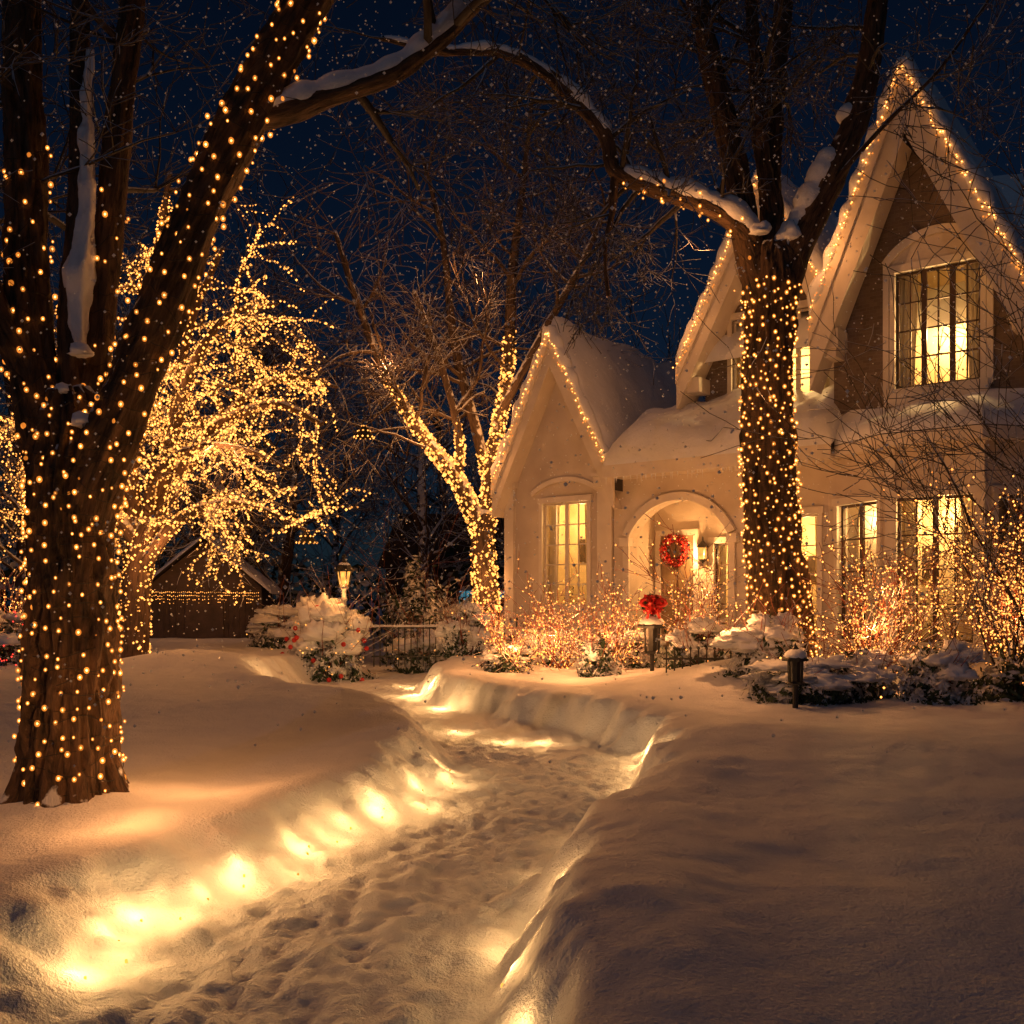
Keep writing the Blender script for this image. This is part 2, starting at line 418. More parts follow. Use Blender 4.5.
# ---- near left tree
T=empty('lit_oak_tree')
mb=MB(); bm=MB(); sh=MB(); wm=MB(); sm=MB(); tw=[]
y0=7.2
def mk(c): return spline(c,.03)
trunk=mk([(-3.20,y0,-.1,.42),(-3.19,y0,.28,.365),(-3.18,y0,.7,.32),(-3.17,y0,1.75,.285),(-3.17,y0,2.5,.29),(-3.17,y0,2.95,.25),(-3.22,y0,3.25,.17)])
mb.tube(trunk[0],trunk[1],144,0,.06)
for k in range(8):
    a=k*.785+U(-.2,.2); c=V(-3.19,y0,0); d=V(math.cos(a),math.sin(a),0)
    p,r=mk([(c.x+d.x*.20,c.y+d.y*.20,.85,.06),(c.x+d.x*.28,c.y+d.y*.28,.5,.10),(c.x+d.x*.36,c.y+d.y*.36,.30,.10),(c.x+d.x*.55,c.y+d.y*.55,.05,.05)])
    mb.tube(p,r,24,0,.025)
L1=mk([(-3.24,y0,2.6,.20),(-3.40,y0,3.2,.17),(-3.50,y0+.05,3.8,.155),(-3.56,y0+.1,5.0,.14),(-3.62,y0+.2,6.4,.12),(-3.55,y0+.3,8,.07)])
L2=mk([(-3.1,y0+.05,2.7,.16),(-3.05,y0+.12,3.4,.105),(-2.97,y0+.2,4.6,.095),(-2.86,y0+.3,6.1,.08),(-2.6,y0+.4,7.8,.05)])
L2b=mk([(-3.15,y0+.02,2.9,.13),(-3.2,y0+.08,3.6,.10),(-3.17,y0+.15,4.9,.08),(-3.25,y0+.3,6.6,.05)])
L3=mk([(-3.12,y0-.02,2.15,.22),(-2.98,y0-.08,2.6,.205),(-2.68,y0-.15,3.26,.175),(-2.25,y0-.2,4.34,.158),(-1.87,y0-.2,5.13,.152),(-1.40,y0-.2,6.0,.14),(-.95,y0-.1,6.9,.11),(-.5,y0,8.2,.06)])
L4=mk([(-1.82,y0-.2,5.15,.11),(-1.60,y0-.15,5.2,.09),(-1.31,y0-.1,5.33,.078),(-.88,y0,5.53,.07),(-.52,y0+.1,5.85,.06),(-.1,y0+.3,6.35,.05),(.4,y0+.6,6.6,.03)])
L5=mk([(-3.3,y0,3.1,.12),(-3.7,y0-.1,3.9,.10),(-4.1,y0-.1,5.2,.09),(-4.5,y0,6.6,.07)])
for i,l in enumerate((L1,L2,L2b,L3,L4,L5)): mb.tube(l[0],l[1],80 if i in(0,3) else 40,0,.034 if i in (0,3) else .02 if i<4 else .012)
twm=MB()
side_twigs(twm,L1[0],L1[1],9,1.3,3,tw,.35,4,.3)
side_twigs(twm,L2[0],L2[1],7,1.1,3,tw,.3,4,.3)
side_twigs(twm,L3[0],L3[1],9,1.4,3,tw,.72,4,.1)
side_twigs(twm,L4[0],L4[1],10,1.0,3,tw,.2,4,.0,grav=-.02)
side_twigs(twm,L5[0],L5[1],6,1.2,3,tw,.3,4,.1)
limbsnow(sm,L4[0],L4[1],1.75,.03,1,.97,-.7)
for l,am in ((L3,.85),(L1,.8)): limbsnow(sm,l[0],l[1],am,.05,1,.84)
pp,rr_=mk([(-3.13,y0+.03,3.55,.02),(-3.14,y0+.02,3.75,.075),(-3.13,y0+.05,4.1,.092),(-3.10,y0+.07,4.5,.08),(-3.10,y0+.09,4.95,.062),(-3.11,y0+.13,5.5,.035),(-3.12,y0+.16,5.8,.015)])
sm.tube(pp,[r*(1+.45*noise.noise(p*5)) for p,r in zip(pp,rr_)],32,0,.035)
for q in ((-3.0,y0-.2,2.98,.10),(-3.06,y0-.1,3.5,.09),(-3.16,y0-.14,3.22,.07)): sm.blob(q[:3],(q[3],q[3]*.8,q[3]*.7),0,14,10,.5)
string(bm,sh,wm,trunk[0],trunk[1],.10,.10,.012,.025,.10,.98)
string(bm,sh,wm,L3[0],L3[1],.115,.10,.0118,.02,.02,.84)
string(bm,sh,wm,L1[0],L1[1],.16,.13,.012,.02,.0,.45)
string(bm,sh,wm,L2[0],L2[1],.18,.13,.012,.02,.05,.4)
string(bm,sh,wm,L5[0],L5[1],.2,.15,.012,.02,.0,.7)
string(bm,sh,wm,L4[0],L4[1],.3,.3,.012,.02,.0,.12)
mb.make('trunk_and_limbs',BARK,T); twm.make('twigs',BARKD,T); bm.make('bulbs',BULB,T); sh.make('bulb_halo',SHELL,T); wm.make('light_wire',WIRE,T); sm.make('limb_snow',SNOWR,T)

# ---- right tree in front of house
T=empty('lit_maple_tree')
mb=MB(); bm=MB(); sh=MB(); wm=MB(); sm=MB(); twm=MB(); tw=[]
y0=14.5
def mk(c): return spline(c,.06)
trunk=mk([(4.02,y0,-.1,.62),(4.0,y0,.5,.47),(3.93,y0,1.2,.42),(3.76,y0,3.0,.37),(3.70,y0,4.6,.34),(3.72,y0,5.6,.34),(3.76,y0,6.3,.37),(3.78,y0,6.9,.24)])
mb.tube(trunk[0],trunk[1],96,0,.07)
A1=mk([(3.68,y0,6.0,.25),(3.42,y0,6.9,.21),(3.3,y0,7.7,.18),(3.02,y0,9.0,.16),(2.6,y0,10.7,.13),(2.3,y0,12.2,.08)])
A2=mk([(3.78,y0,6.3,.22),(3.82,y0+.15,7.3,.17),(3.82,y0+.3,8.3,.15),(4.03,y0+.4,10.4,.12),(4.1,y0+.5,12.2,.07)])
A3=mk([(3.86,y0,6.0,.26),(4.1,y0-.05,6.8,.23),(4.39,y0-.1,7.4,.21),(4.9,y0-.15,8.56,.18),(5.15,y0-.2,9.7,.15),(5.3,y0-.2,11.2,.12),(5.6,y0,12.6,.06)])
A4=mk([(3.6,y0,6.6,.16),(3.3,y0-.1,7.1,.14),(2.73,y0-.2,7.42,.13),(2.0,y0-.3,7.6,.12),(1.45,y0-.4,7.8,.11),(1.3,y0-.4,8.3,.10),(.7,y0-.4,9.0,.085),(-.1,y0-.4,9.45,.07),(-1.0,y0-.3,9.55,.05),(-1.9,y0,9.9,.03)])
A5=mk([(1.45,y0-.4,7.8,.07),(1.4,y0-.4,7.2,.04),(1.3,y0-.5,6.6,.025),(1.35,y0-.5,6.0,.012)])
A6=mk([(4.2,y0-.1,7.0,.05),(4.6,y0-.3,7.7,.04),(5.3,y0-.4,8.5,.03),(6.0,y0-.5,9.2,.025),(6.7,y0-.5,10.2,.015)])
A7=mk([(3.82,y0+.15,7.4,.12),(3.6,y0,8.4,.11),(3.5,y0-.1,9.6,.09),(3.4,y0,11.3,.05)])
for l in (A1,A2,A3,A4,A5,A6,A7): mb.tube(l[0],l[1],32,0,.028 if l is not A6 else .006)
for l,n,f in ((A1,11,.4),(A2,8,.4),(A3,11,.45),(A4,19,.15),(A5,6,.1),(A6,7,.3),(A7,8,.3)):
    side_twigs(twm,l[0],l[1],n,1.5 if l is not A5 else .7,3,tw,f,4,.15,.006,.04,grav=.0)
limbsnow(sm,A4[0],A4[1],1.75,.05,1,.95,-.7)
for l,am in ((A1,1.15),(A3,1.2),(A2,1.0)): limbsnow(sm,l[0],l[1],am,.05,1,.95)
sm.blob((3.52,y0-.25,7.0),(.15,.12,.13),0,16,10,.5); sm.blob((4.0,y0-.2,6.95),(.13,.12,.2),0,16,10,.5)
string(bm,sh,wm,trunk[0],trunk[1],.10,.12,.0175,.03,.1,.92,wr=.004)
string(bm,sh,wm,A4[0],A4[1],.3,.13,.017,.02,.02,.36,wr=.004)
string(bm,sh,wm,A1[0],A1[1],.5,.3,.018,.02,.0,.12,wr=.004)
mb.make('trunk_and_limbs',BARK,T); twm.make('twigs',BARKD,T); bm.make('bulbs',BULB,T); sh.make('bulb_halo',SHELL,T); wm.make('light_wire',WIRE,T); sm.make('limb_snow',SNOWR,T)

# ---- mid-distance lit trees
def lit_tree(name,ctrls,tL=1.6,lvl=2,br=.03,dens=.10,mat=BARK3,kids=5,litf=0,pl=(),grav=-.01,minr=.007,fine=.35,mult=9):
    T=empty(name); mb=MB(); bm=MB()
    for c,f0,f1,nt in ctrls:
        p,r=spline(c,.15); mb.tube(p,r,14,0,.01)
        i0,i1=int(f0*(len(p)-1)),int(f1*(len(p)-1))
        if i1>i0:
            for q in range(max(4,int(mult*r[i0]/.15))):
                ie=int(i0+(i1-i0)*min(1,U(.55,1.15))); along(bm,p[i0:max(i0+2,ie)],r[i0:],dens*1.1,br,0)
        o=[]
        if nt: side_twigs(mb,p,r,nt,tL,lvl,o,.25,kids,.2,minr,.05,grav=grav)
        if litf:
            for pp,rr,l in o:
                if pp[0].z<litf and (l>=1 or R.random()<fine):
                    for _ in range(3 if l==lvl else 1): along(bm,pp,rr,dens*(.8 if l>=1 else 1.3),br*.85,0,.03)
    mb.make('trunk_and_limbs',mat,T); bm.make('bulbs',BULBF,T)
    for q,w in pl: plight('string_fill',q,w,parent=T)  # added fill lamps, stand in for the light of the bulbs
    return T
y0=19
lit_tree('lit_willow_tree',[
 ([(-7.3,y0,.2,.42),(-7.2,y0,1.2,.30),(-7.05,y0,2.5,.27),(-6.6,y0,3.7,.22),(-6.0,y0,4.6,.16),(-5.4,y0-.2,5.1,.12),(-4.4,y0-.4,5.4,.08),(-3.5,y0-.5,5.0,.05)],.03,1,11),
 ([(-7.1,y0,2.4,.2),(-7.3,y0+.2,4.2,.15),(-7.0,y0+.3,6,.12),(-6.9,y0+.3,8,.09),(-6.6,y0+.3,10,.05)],0,.95,10),
 ([(-6.8,y0,3.3,.16),(-6.3,y0-.3,5,.12),(-5.9,y0-.5,6.1,.09),(-5.2,y0-.6,7.0,.06),(-4.3,y0-.6,7.2,.03)],0,1,9),
 ([(-7.1,y0,2.2,.15),(-6.3,y0-.5,3.1,.11),(-5.4,y0-.8,3.5,.08),(-4.5,y0-1,3.4,.05),(-3.7,y0-1,3.0,.03)],0,1,9),
 ([(-7.1,y0,2.8,.15),(-8,y0-.2,4.1,.12),(-8.8,y0-.4,5.6,.09),(-9.4,y0-.4,7.4,.05)],0,1,9),
 ([(-6.0,y0,4.6,.1),(-5.1,y0+.3,5.7,.08),(-4.3,y0+.5,6.1,.06),(-3.4,y0+.5,5.9,.03)],0,1,9),
 ([(-6.9,y0,3.0,.12),(-6.6,y0-.6,4.0,.09),(-5.8,y0-.9,4.5,.07),(-4.9,y0-1,4.5,.05),(-4.0,y0-1,4.1,.03)],0,1,9),
 ([(-6.6,y0,3.6,.12),(-6.5,y0+.3,5.5,.09),(-6.2,y0+.4,7.2,.07),(-5.6,y0+.4,8.6,.05)],0,1,8),
],tL=1.25,lvl=2,br=.027,dens=.085,litf=9.5,grav=-.07,fine=.28,pl=[((-6.6,y0-.8,2.6),42),((-5.2,y0-1.3,4.4),42),((-6.4,y0-1.1,6),42),((-8,y0-1.1,4.6),30),((-6.8,y0-.8,9),24)])
y0=24
lit_tree('lit_elm_tree',[
 ([(-.55,y0,.2,.40),(-.6,y0,1.5,.32),(-.7,y0,3.2,.28),(-.65,y0,3.9,.24)],.10,1,0),
 ([(-.7,y0,3.3,.24),(-1.3,y0-.1,4.6,.2),(-2.0,y0-.2,5.5,.16),(-2.9,y0-.3,6.9,.12),(-3.6,y0-.3,8.6,.08),(-4.2,y0-.3,10.5,.05)],0,.55,12),
 ([(-.6,y0,3.6,.22),(-.45,y0,5.2,.18),(-.1,y0+.1,7.3,.15),(.0,y0+.1,9.6,.12),(.3,y0+.1,12,.07),(.5,y0,14,.04)],0,.46,14),
 ([(-.5,y0,4.4,.15),(-.9,y0+.2,6.0,.13),(-1.4,y0+.3,8,.11),(-1.7,y0+.3,10.6,.07),(-2.2,y0+.3,12.6,.04)],0,.15,12),
 ([(-1.3,y0-.1,4.7,.12),(-1.25,y0-.4,5.6,.1),(-1.7,y0-.6,7.4,.07),(-2.3,y0-.6,9,.04)],0,.35,8),
 ([(-.3,y0,6.2,.12),(.7,y0-.3,8.0,.10),(1.8,y0-.5,10,.07),(2.6,y0-.5,12,.04)],0,0,12),
],tL=2.2,lvl=2,br=.036,dens=.065,mat=BARK4,kids=6,minr=.010,mult=15,pl=[((-.6,y0-.9,2.2),30),((-1.9,y0-1.0,5.6),34),((-.2,y0-1.0,6.2),34),((-2.9,y0-1.1,7.2),30),((-1.0,y0-1.8,9.0),50)])
y0=30
lit_tree('lit_birch_tree',[
 ([(-13.5,y0,.2,.3),(-13.4,y0,2,.24),(-13.2,y0,4,.18),(-13.4,y0,6.5,.1)],0,1,9),
 ([(-13.4,y0,2.4,.16),(-12.5,y0,4,.12),(-11.7,y0,5,.06)],0,1,6),
 ([(-13.4,y0,2.6,.16),(-14.5,y0,4.4,.12),(-15.2,y0,5.6,.06)],0,1,6)],
 tL=1.6,lvl=2,br=.035,dens=.14,litf=8,grav=-.05,pl=[((-13,y0-1,3),40)])

# ---- distant trees (one named mass)
DT=empty('distant_trees')
meshes=[]
for i in range(4):
    mb=MB(); o=[]
    p,r=spline([(0,0,-.5,.30),(U(-.2,.2),0,2,.24),(U(-.5,.5),U(-.4,.4),5,.17),(U(-.8,.8),U(-.4,.4),9,.08)],.4)
    mb.tube(p,r,8)
    side_twigs(mb,p,r,12,3.4,3,o,.2,4,.7,.013,.08,grav=.03)
    ob=mb.make('bare_tree_%d'%i,BARK2,DT); meshes.append(ob.data); ob.location=(-13+i*5.0,34+U(-1,2),0); ob.rotation_euler=(0,0,U(0,6))
for i in range(24):
    ob=bpy.data.objects.new('bare_tree',R.choice(meshes)); sc.collection.objects.link(ob); ob.parent=DT
    ob.location=(U(-26,16),U(31,52),U(-.3,.3)); ob.rotation_euler=(0,0,U(0,6.3)); s=U(.8,1.3); ob.scale=(s,s,s*U(.9,1.15))
    if -3<ob.location.x<9 and ob.location.y<36: ob.location.y+=12
mb=MB()
for i in range(46):
    x=-34+i*1.5; y=36+U(-3,5)
    c=V(x,y,.8); rx,rz=U(1.2,2.2),U(1.2,3.4)
    for _ in range(420):
        d=V(R.gauss(0,1),R.gauss(0,1),R.gauss(0,1)).normalized()*U(.5,1)**.5
        mb.quad((c.x+d.x*rx,c.y+d.y*rx,c.z+d.z*rz),V(U(-1,1),U(-1,1),U(-1,1)).normalized(),U(.1,.24),.6,1 if (d.z>.35 and R.random()<.5) else 0)
mb.make('distant_hedge',[LEAF,FROST],None,False)

# ------------------------------------------------------------ house
H=empty('snowy_house',(-.09,23,0),math.radians(-38))
wall=MB(); brick=MB(); trim=MB(); roof=MB(); snow=MB(); glass=MB(); room=MB(); frame=MB(); curt=MB(); bulbs=MB(); bsh=MB(); stone=MB(); door=MB()
def wall_open(mb,x0,x1,z0,z1,y,th,ops,mat=0):
    xsn=sorted({x0,x1,*[o[0] for o in ops],*[o[1] for o in ops]}); zsn=sorted({z0,z1,*[o[2] for o in ops],*[o[3] for o in ops]})
    for a,b in zip(xsn[:-1],xsn[1:]):
        for c,d in zip(zsn[:-1],zsn[1:]):
            mx,mz=(a+b)/2,(c+d)/2
            if not any(o[0]<mx<o[1] and o[2]<mz<o[3] for o in ops): mb.box(a,b,y,y+th,c,d,mat)
def xf(vstart,mb,M):
    for i in range(vstart,len(mb.v)):
        mb.v[i]=tuple(M@V(*mb.v[i]))
def window(x0,x1,z0,z1,y,nm=2,cols=2,rows=4,depth=1.1,watt=45,dark=False,M=None,furn=True,lz=.88):
    mbs=(trim,frame,glass,room,curt,door); st=[len(m.v) for m in mbs]
    cw=.09
    trim.box(x0-cw,x0,y-.05,y+.02,z0,z1); trim.box(x1,x1+cw,y-.05,y+.02,z0,z1)
    trim.box(x0-cw-.03,x1+cw+.03,y-.07,y+.02,z1,z1+.13); trim.box(x0-cw-.04,x1+cw+.04,y-.11,y+.02,z0-.08,z0)
    F=frame if dark else trim
    yf=y+.06; w=(x1-x0)/nm
    for k in range(nm):
        a=x0+k*w; b=a+w; e=.045
        F.box(a,a+e,yf,yf+.05,z0,z1); F.box(b-e,b,yf,yf+.05,z0,z1)
        F.box(a+e,b-e,yf,yf+.05,z0,z0+e*1.3); F.box(a+e,b-e,yf,yf+.05,z1-e,z1)
        ia,ib,ic,id_=a+e,b-e,z0+e*1.3,z1-e
        for c in range(1,cols):
            xx=ia+(ib-ia)*c/cols; F.box(xx-.013,xx+.013,yf+.012,yf+.038,ic,id_)
        for r in range(1,rows):
            zz=ic+(id_-ic)*r/rows; F.box(ia,ib,yf+.008,yf+.042,zz-.013,zz+.013)
        glass.add([(ia,yf+.025,ic),(ib,yf+.025,ic),(ib,yf+.025,id_),(ia,yf+.025,id_)],[(0,1,2,3)])
    X0,X1,Z0,Z1,Y0,Y1=x0-.25,x1+.25,z0-.3,z1+.25,y+.19,y+.19+depth
    vs=[(X0,Y0,Z0),(X1,Y0,Z0),(X1,Y1,Z0),(X0,Y1,Z0),(X0,Y0,Z1),(X1,Y0,Z1),(X1,Y1,Z1),(X0,Y1,Z1)]
    room.add(vs,[(0,1,2,3),(7,6,5,4),(1,5,6,2),(2,6,7,3),(3,7,4,0)])
    xc=(x0+x1)/2
    if furn:
        frame.box(x0+.1,x0+.12+(x1-x0)*.22,Y1-.05,Y1-.01,z0+(z1-z0)*.45,z0+(z1-z0)*.68)
        door.box(xc+.05,x1-.15,Y1-.2,Y1-.01,z0-.1,z0+(z1-z0)*.20)
        for _ in range(40):
            frame.quad((xc-.2+U(-.14,.14),Y0+.3+U(-.08,.08),z0+U(.02,.5)),V(U(-1,1),U(-1,1),U(-1,1)).normalized(),.04,.35)
    for s_,xa in ((1,x0-.05),(-1,x1+.05)):
        n=16; vs=[];fs=[]; ww=(x1-x0)*.27
        for i in range(n+1):
            xx=xa+s_*ww*i/n; yy=Y0+.1+.03*math.sin(i*1.9)
            pin=ww*.25*i/n
            vs+= [(xx-s_*pin,yy,Z0+.02),(xx,yy,Z1-.02)]
        for i in range(n): fs.append((2*i,2*i+2,2*i+3,2*i+1))
        curt.add(vs,fs)
    lc=V(xc+U(-.1,.1),Y0+depth*.42,z0+(z1-z0)*lz)
    lc2=V(xc+U(-.3,.3),Y0+.03,z0+(z1-z0)*.55)
    if M:
        for m,s0 in zip(mbs,st): xf(s0,m,M)
        lc=M@lc; lc2=M@lc2
    plight('room_lamp',lc,watt,(1,.58,.21),.06,H)
def arch(mb,xc,w,zs,rise,y0,y1,th,n=18,mat=0):
    hw=w/2; Rr=(hw*hw+rise*rise)/(2*rise); zc=zs+rise-Rr; a0=math.asin(hw/Rr)
    pin=[];po=[]
    for i in range(n+1):
        a=-a0+2*a0*i/n
        pin.append((xc+Rr*math.sin(a),zc+Rr*math.cos(a))); po.append((xc+(Rr+th)*math.sin(a),zc+(Rr+th)*math.cos(a)))
    for i in range(n): mb.prism([pin[i],pin[i+1],po[i+1],po[i]],y0,y1,mat)
    return pin
snow_lip=MB()
def gable_roof(xl,xr,xc,ze,zp,yf,yb,th=.12,sn=.42,rake=.30,seed=0,soff=.62):
    for side,(xe) in ((0,xl),(1,xr)):
        A=(xe,yf,ze);B=(xe,yb,ze);C=(xc,yb,zp);D=(xc,yf,zp)
        vs=[A,B,C,D]+[(p[0],p[1],p[2]-th/ .45) for p in (A,B,C,D)]
        roof.add(vs,[(0,1,2,3),(7,6,5,4),(0,4,5,1),(0,3,7,4),(1,5,6,2)])
        if side==0: snow.snowgrid(B,A,D,C,sn,30,26,0,(1,1,0,1),seed,.2)
        else: snow.snowgrid(A,B,C,D,sn,30,26,0,(1,1,0,1),seed,.2)
        sl=(zp-ze)/abs(xc-xe)
        dz=rake/math.cos(math.atan(sl))
        trim.prism([(xe,ze+.03),(xc,zp+.03),(xc,zp-dz),(xe,ze-dz)],yf-.06,yf-.002)
        trim.prism([(xe,ze+.06),(xc,zp+.06),(xc,zp-dz*.35),(xe,ze-dz*.35)],yf-.11,yf-.062)
        trim.add([(xe,yf,ze-dz*.98),(xc,yf,zp-dz*.98),(xc,yf+soff,zp-dz*.98),(xe,yf+soff,ze-dz*.98)],[(0,1,2,3)])
        L=math.hypot(xc-xe,zp-ze); n=int(L/.075)
        lp=[];lr=[]
        for i in range(n+1):
            f=i/n; x=xe+(xc-xe)*f; z=ze+(zp-ze)*f; q=noise.noise(V(x*3,z*3,seed))
            lp.append(V(x,yf-.03,z+.15+.07*q)); lr.append((.11+.08*q)*min(1,.3+i/4))
            bx,bz=x+U(-.035,.035),z+.03+U(-.07,.07)
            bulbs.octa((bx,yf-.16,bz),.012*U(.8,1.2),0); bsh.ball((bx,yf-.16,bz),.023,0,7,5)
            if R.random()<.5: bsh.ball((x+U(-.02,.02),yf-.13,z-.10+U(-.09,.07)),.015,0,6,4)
        snow_lip.tube(lp,lr,8)
# -- left wing
wall_open(wall,0,2.9,0,4.45,0,.22,[(1.0,2.2,1.6,3.9)])
wall.prism([(0,4.45),(2.9,4.45),(1.45,7.35)],0,.22)
wall.box(0,.22,.22,6,0,4.45); wall.box(2.68,2.9,.22,6,0,4.45)
window(1.0,2.2,1.6,3.9,0,2,2,5,watt=60)
arch(trim,1.6,1.75,4.08,.28,-.07,-.001,.10)
trim.box(-.04,.22,-.09,-.001,0,4.3); trim.box(2.5,2.86,-.10,-.001,0,4.15); trim.box(2.44,2.92,-.16,-.001,4.15,4.38); trim.box(2.40,2.96,-.20,-.001,4.382,4.46)
trim.box(-.1,.3,-.14,-.001,4.302,4.42)
gable_roof(-.12,3.12,1.48,4.3,7.5,-.38,6.2,seed=1)
# -- porch
xa,xb,zs,rise=3.3,5.55,3.05,.72
hw=(xb-xa)/2; Rr=(hw*hw+rise*rise)/(2*rise); zc=zs+rise-Rr; a0=math.asin(hw/Rr)
arc=[((xa+xb)/2+Rr*math.sin(-a0+2*a0*i/24), zc+Rr*math.cos(-a0+2*a0*i/24)) for i in range(25)]
wall.box(2.902,xa,-.06,.22,0,4.45); wall.box(xb,5.9,-.06,.22,0,4.45)
for i in range(24): wall.prism([arc[i],arc[i+1],(arc[i+1][0],4.45),(arc[i][0],4.45)],-.06,.22)
arch(trim,(xa+xb)/2,xb-xa,zs,rise,-.15,-.062,.16,26)
trim.box(xa-.2,xa+.02,-.17,.0,zs-.18,zs); trim.box(xb-.02,xb+.2,-.17,.0,zs-.18,zs)
trim.box(xa-.14,xa+.0,-.13,-.062,.7,zs-.18); trim.box(xb,xb+.14,-.13,-.062,.7,zs-.18)
wall_open(wall,2.9,5.9,.6,4.3,1.3,.2,[(4.55,5.35,.75,2.95)])
wall.box(2.902,3.1,.22,1.3,.6,4.3); wall.box(5.7,5.9,.22,1.3,.6,4.3); trim.box(3.1,5.7,.22,1.3,4.1,4.2)
stone.box(2.9,5.9,-.7,1.3,.0,.72); stone.box(3.1,5.7,-1.1,-.7,.0,.5); stone.box(3.1,5.7,-1.5,-1.1,.0,.3)
window(4.55,5.35,.78,2.95,1.3,1,2,5,.8,45,dark=True)
door.box(3.3,4.1,1.24,1.298,.75,3.15)
for xx0,xx1,zz0,zz1 in ((3.38,3.66,.9,1.8),(3.74,4.02,.9,1.8),(3.38,3.66,1.95,3.0),(3.74,4.02,1.95,3.0)): door.box(xx0,xx1,1.21,1.238,zz0,zz1)
trim.box(3.18,3.3,1.2,1.298,.75,3.27); trim.box(4.1,4.22,1.2,1.298,.75,3.27); trim.box(3.3,4.1,1.2,1.298,3.15,3.27)
# -- front wall right of porch
wall_open(wall,5.902,7.5,0,4.45,0,.22,[(6.5,7.3,1.1,3.35)])
window(6.5,7.3,1.1,3.35,0,1,2,4,1.1,60)
roof.add([(2.95,-.55,4.5),(7.75,-.55,4.5),(7.75,.85,5.35),(2.95,.85,5.35),(2.95,-.55,4.38),(7.75,-.55,4.38),(7.75,.85,5.2),(2.95,.85,5.2)],[(0,1,2,3),(7,6,5,4),(0,4,5,1),(1,5,6,2),(3,7,4,0)])
trim.box(2.95,7.75,-.60,-.552,4.28,4.53); trim.box(2.95,7.75,-.545,0,4.28,4.36)
snow.snowgrid((2.97,-.60,4.52),(7.78,-.60,4.52),(7.78,.86,5.4),(2.97,.86,5.4),.52,60,16,0,(1,1,0,1),3,.36)
# -- upper storey behind
wall_open(brick,4.6,7.5,4.4,6.7,.8,.2,[(5.2,7.25,5.6,6.7)])
wall_open(brick,5.0,7.3,6.7,7.45,.8,.2,[(5.2,7.25,6.7,7.45)])
brick.prism([(4.6,6.7),(5.0,6.7),(5.0,7.45)],.8,1.0)
brick.prism([(5.0,7.45),(7.2,7.45),(6.1,9.8)],.8,1.0)
window(5.2,7.25,5.6,7.45,.8,3,2,4,1.0,95,furn=False,lz=.55)
arch(trim,6.22,2.2,7.6,.38,.70,.795,.14)
brick.box(4.6,4.8,1.0,6.8,4.4,6.7)
gable_roof(4.25,7.95,6.1,6.45,10.0,.25,4.2,rake=.36,seed=5)
# -- big right gable
wall_open(brick,7.6,10.8,4.4,7.0,0,.22,[(8.7,10.1,5.45,7.0)])
wall_open(brick,7.9,10.5,7.0,7.5,0,.22,[(8.7,10.1,7.0,7.5)])
brick.prism([(7.6,7.0),(7.9,7.0),(7.9,7.5)],0,.22); brick.prism([(10.5,7.0),(10.8,7.0),(10.5,7.5)],0,.22)
brick.prism([(7.9,7.5),(10.5,7.5),(9.05,10.6)],0,.22)
window(8.7,10.1,5.45,7.5,0,3,2,4,.8,120,dark=True,furn=False,lz=.5)
arch(trim,9.4,1.62,7.63,.42,-.08,-.001,.14)
wall.prism([(8.61,7.63),(10.19,7.63),(10.05,7.85),(9.75,8.0),(9.4,8.05),(9.05,8.0),(8.75,7.85)],-.03,-.001)
trim.box(8.55,10.25,-.16,-.001,5.15,5.36)
trim.box(8.5,8.6,-.06,-.001,5.36,7.7); trim.box(10.2,10.3,-.06,-.001,5.36,7.7)
wall_open(wall,7.502,10.9,0,4.4,0,.22,[(8.6,10.6,.9,3.8)])
brick.box(10.6,10.8,.22,7,0,7.0)
gable_roof(7.38,10.95,9.0,6.75,10.8,-.55,4.2,rake=.46,seed=8,soff=.5)
for x in (7.4,10.6): trim.box(x,x+.45,-.5,-.002,6.25,6.6); trim.box(x+.06,x+.4,-.44,-.002,6.1,6.248)
trim.box(4.3,4.7,.3,.798,6.0,6.3)
# -- bay
bay=[(7.5,0),(8.9,-.9),(10.3,-.9),(11.0,-.0)]
wall_open(wall,8.9,10.3,0,4.3,-.9,.2,[(9.0,10.2,1.05,3.45)])
window(9.0,10.2,1.05,3.45,-.9,2,2,4,.75,75,dark=True)
def faceM(a,b):
    a=V(a[0],a[1],0);b=V(b[0],b[1],0); d=(b-a); an=math.atan2(d.y,d.x)
    return Matrix.Translation(a)@Matrix.Rotation(an,4,'Z'),d.length
for a,b in ((bay[0],bay[1]),(bay[2],bay[3])):
    M,L=faceM(a,b); s0=len(wall.v)
    wall_open(wall,0,L,0,4.3,0,.2,[(.3,L-.3,1.05,3.45)]); xf(s0,wall,M)
    window(.3,L-.3,1.05,3.45,0,2 if L>1.5 else 1,1 if L>1.5 else 2,4,.5,40,M=M,dark=True,furn=False)
for x,y in bay[1:3]: trim.box(x-.08,x+.08,y-.06,y+.1,0,4.29)
ep=[(7.2,-.0),(8.82,-1.2),(10.4,-1.2),(11.35,0)]
trim.zprism(ep,4.3,4.5)
top=[(7.9,-.0),(9.1,-.05),(10.1,-.05),(10.8,-.0)]
for i in range(3):
    A,B=ep[i],ep[i+1]; C,D=top[i+1],top[i]
    roof.add([(A[0],A[1],4.5),(B[0],B[1],4.5),(C[0],C[1],5.0),(D[0],D[1],5.0)],[(0,1,2,3)])
    snow.snowgrid((A[0],A[1],4.51),(B[0],B[1],4.51),(C[0],C[1],5.02),(D[0],D[1],5.02),.20,24,12,0,(1,0,0,0),12,.18)
brick.box(4.6,10.8,6.8,7.0,0,6.7)
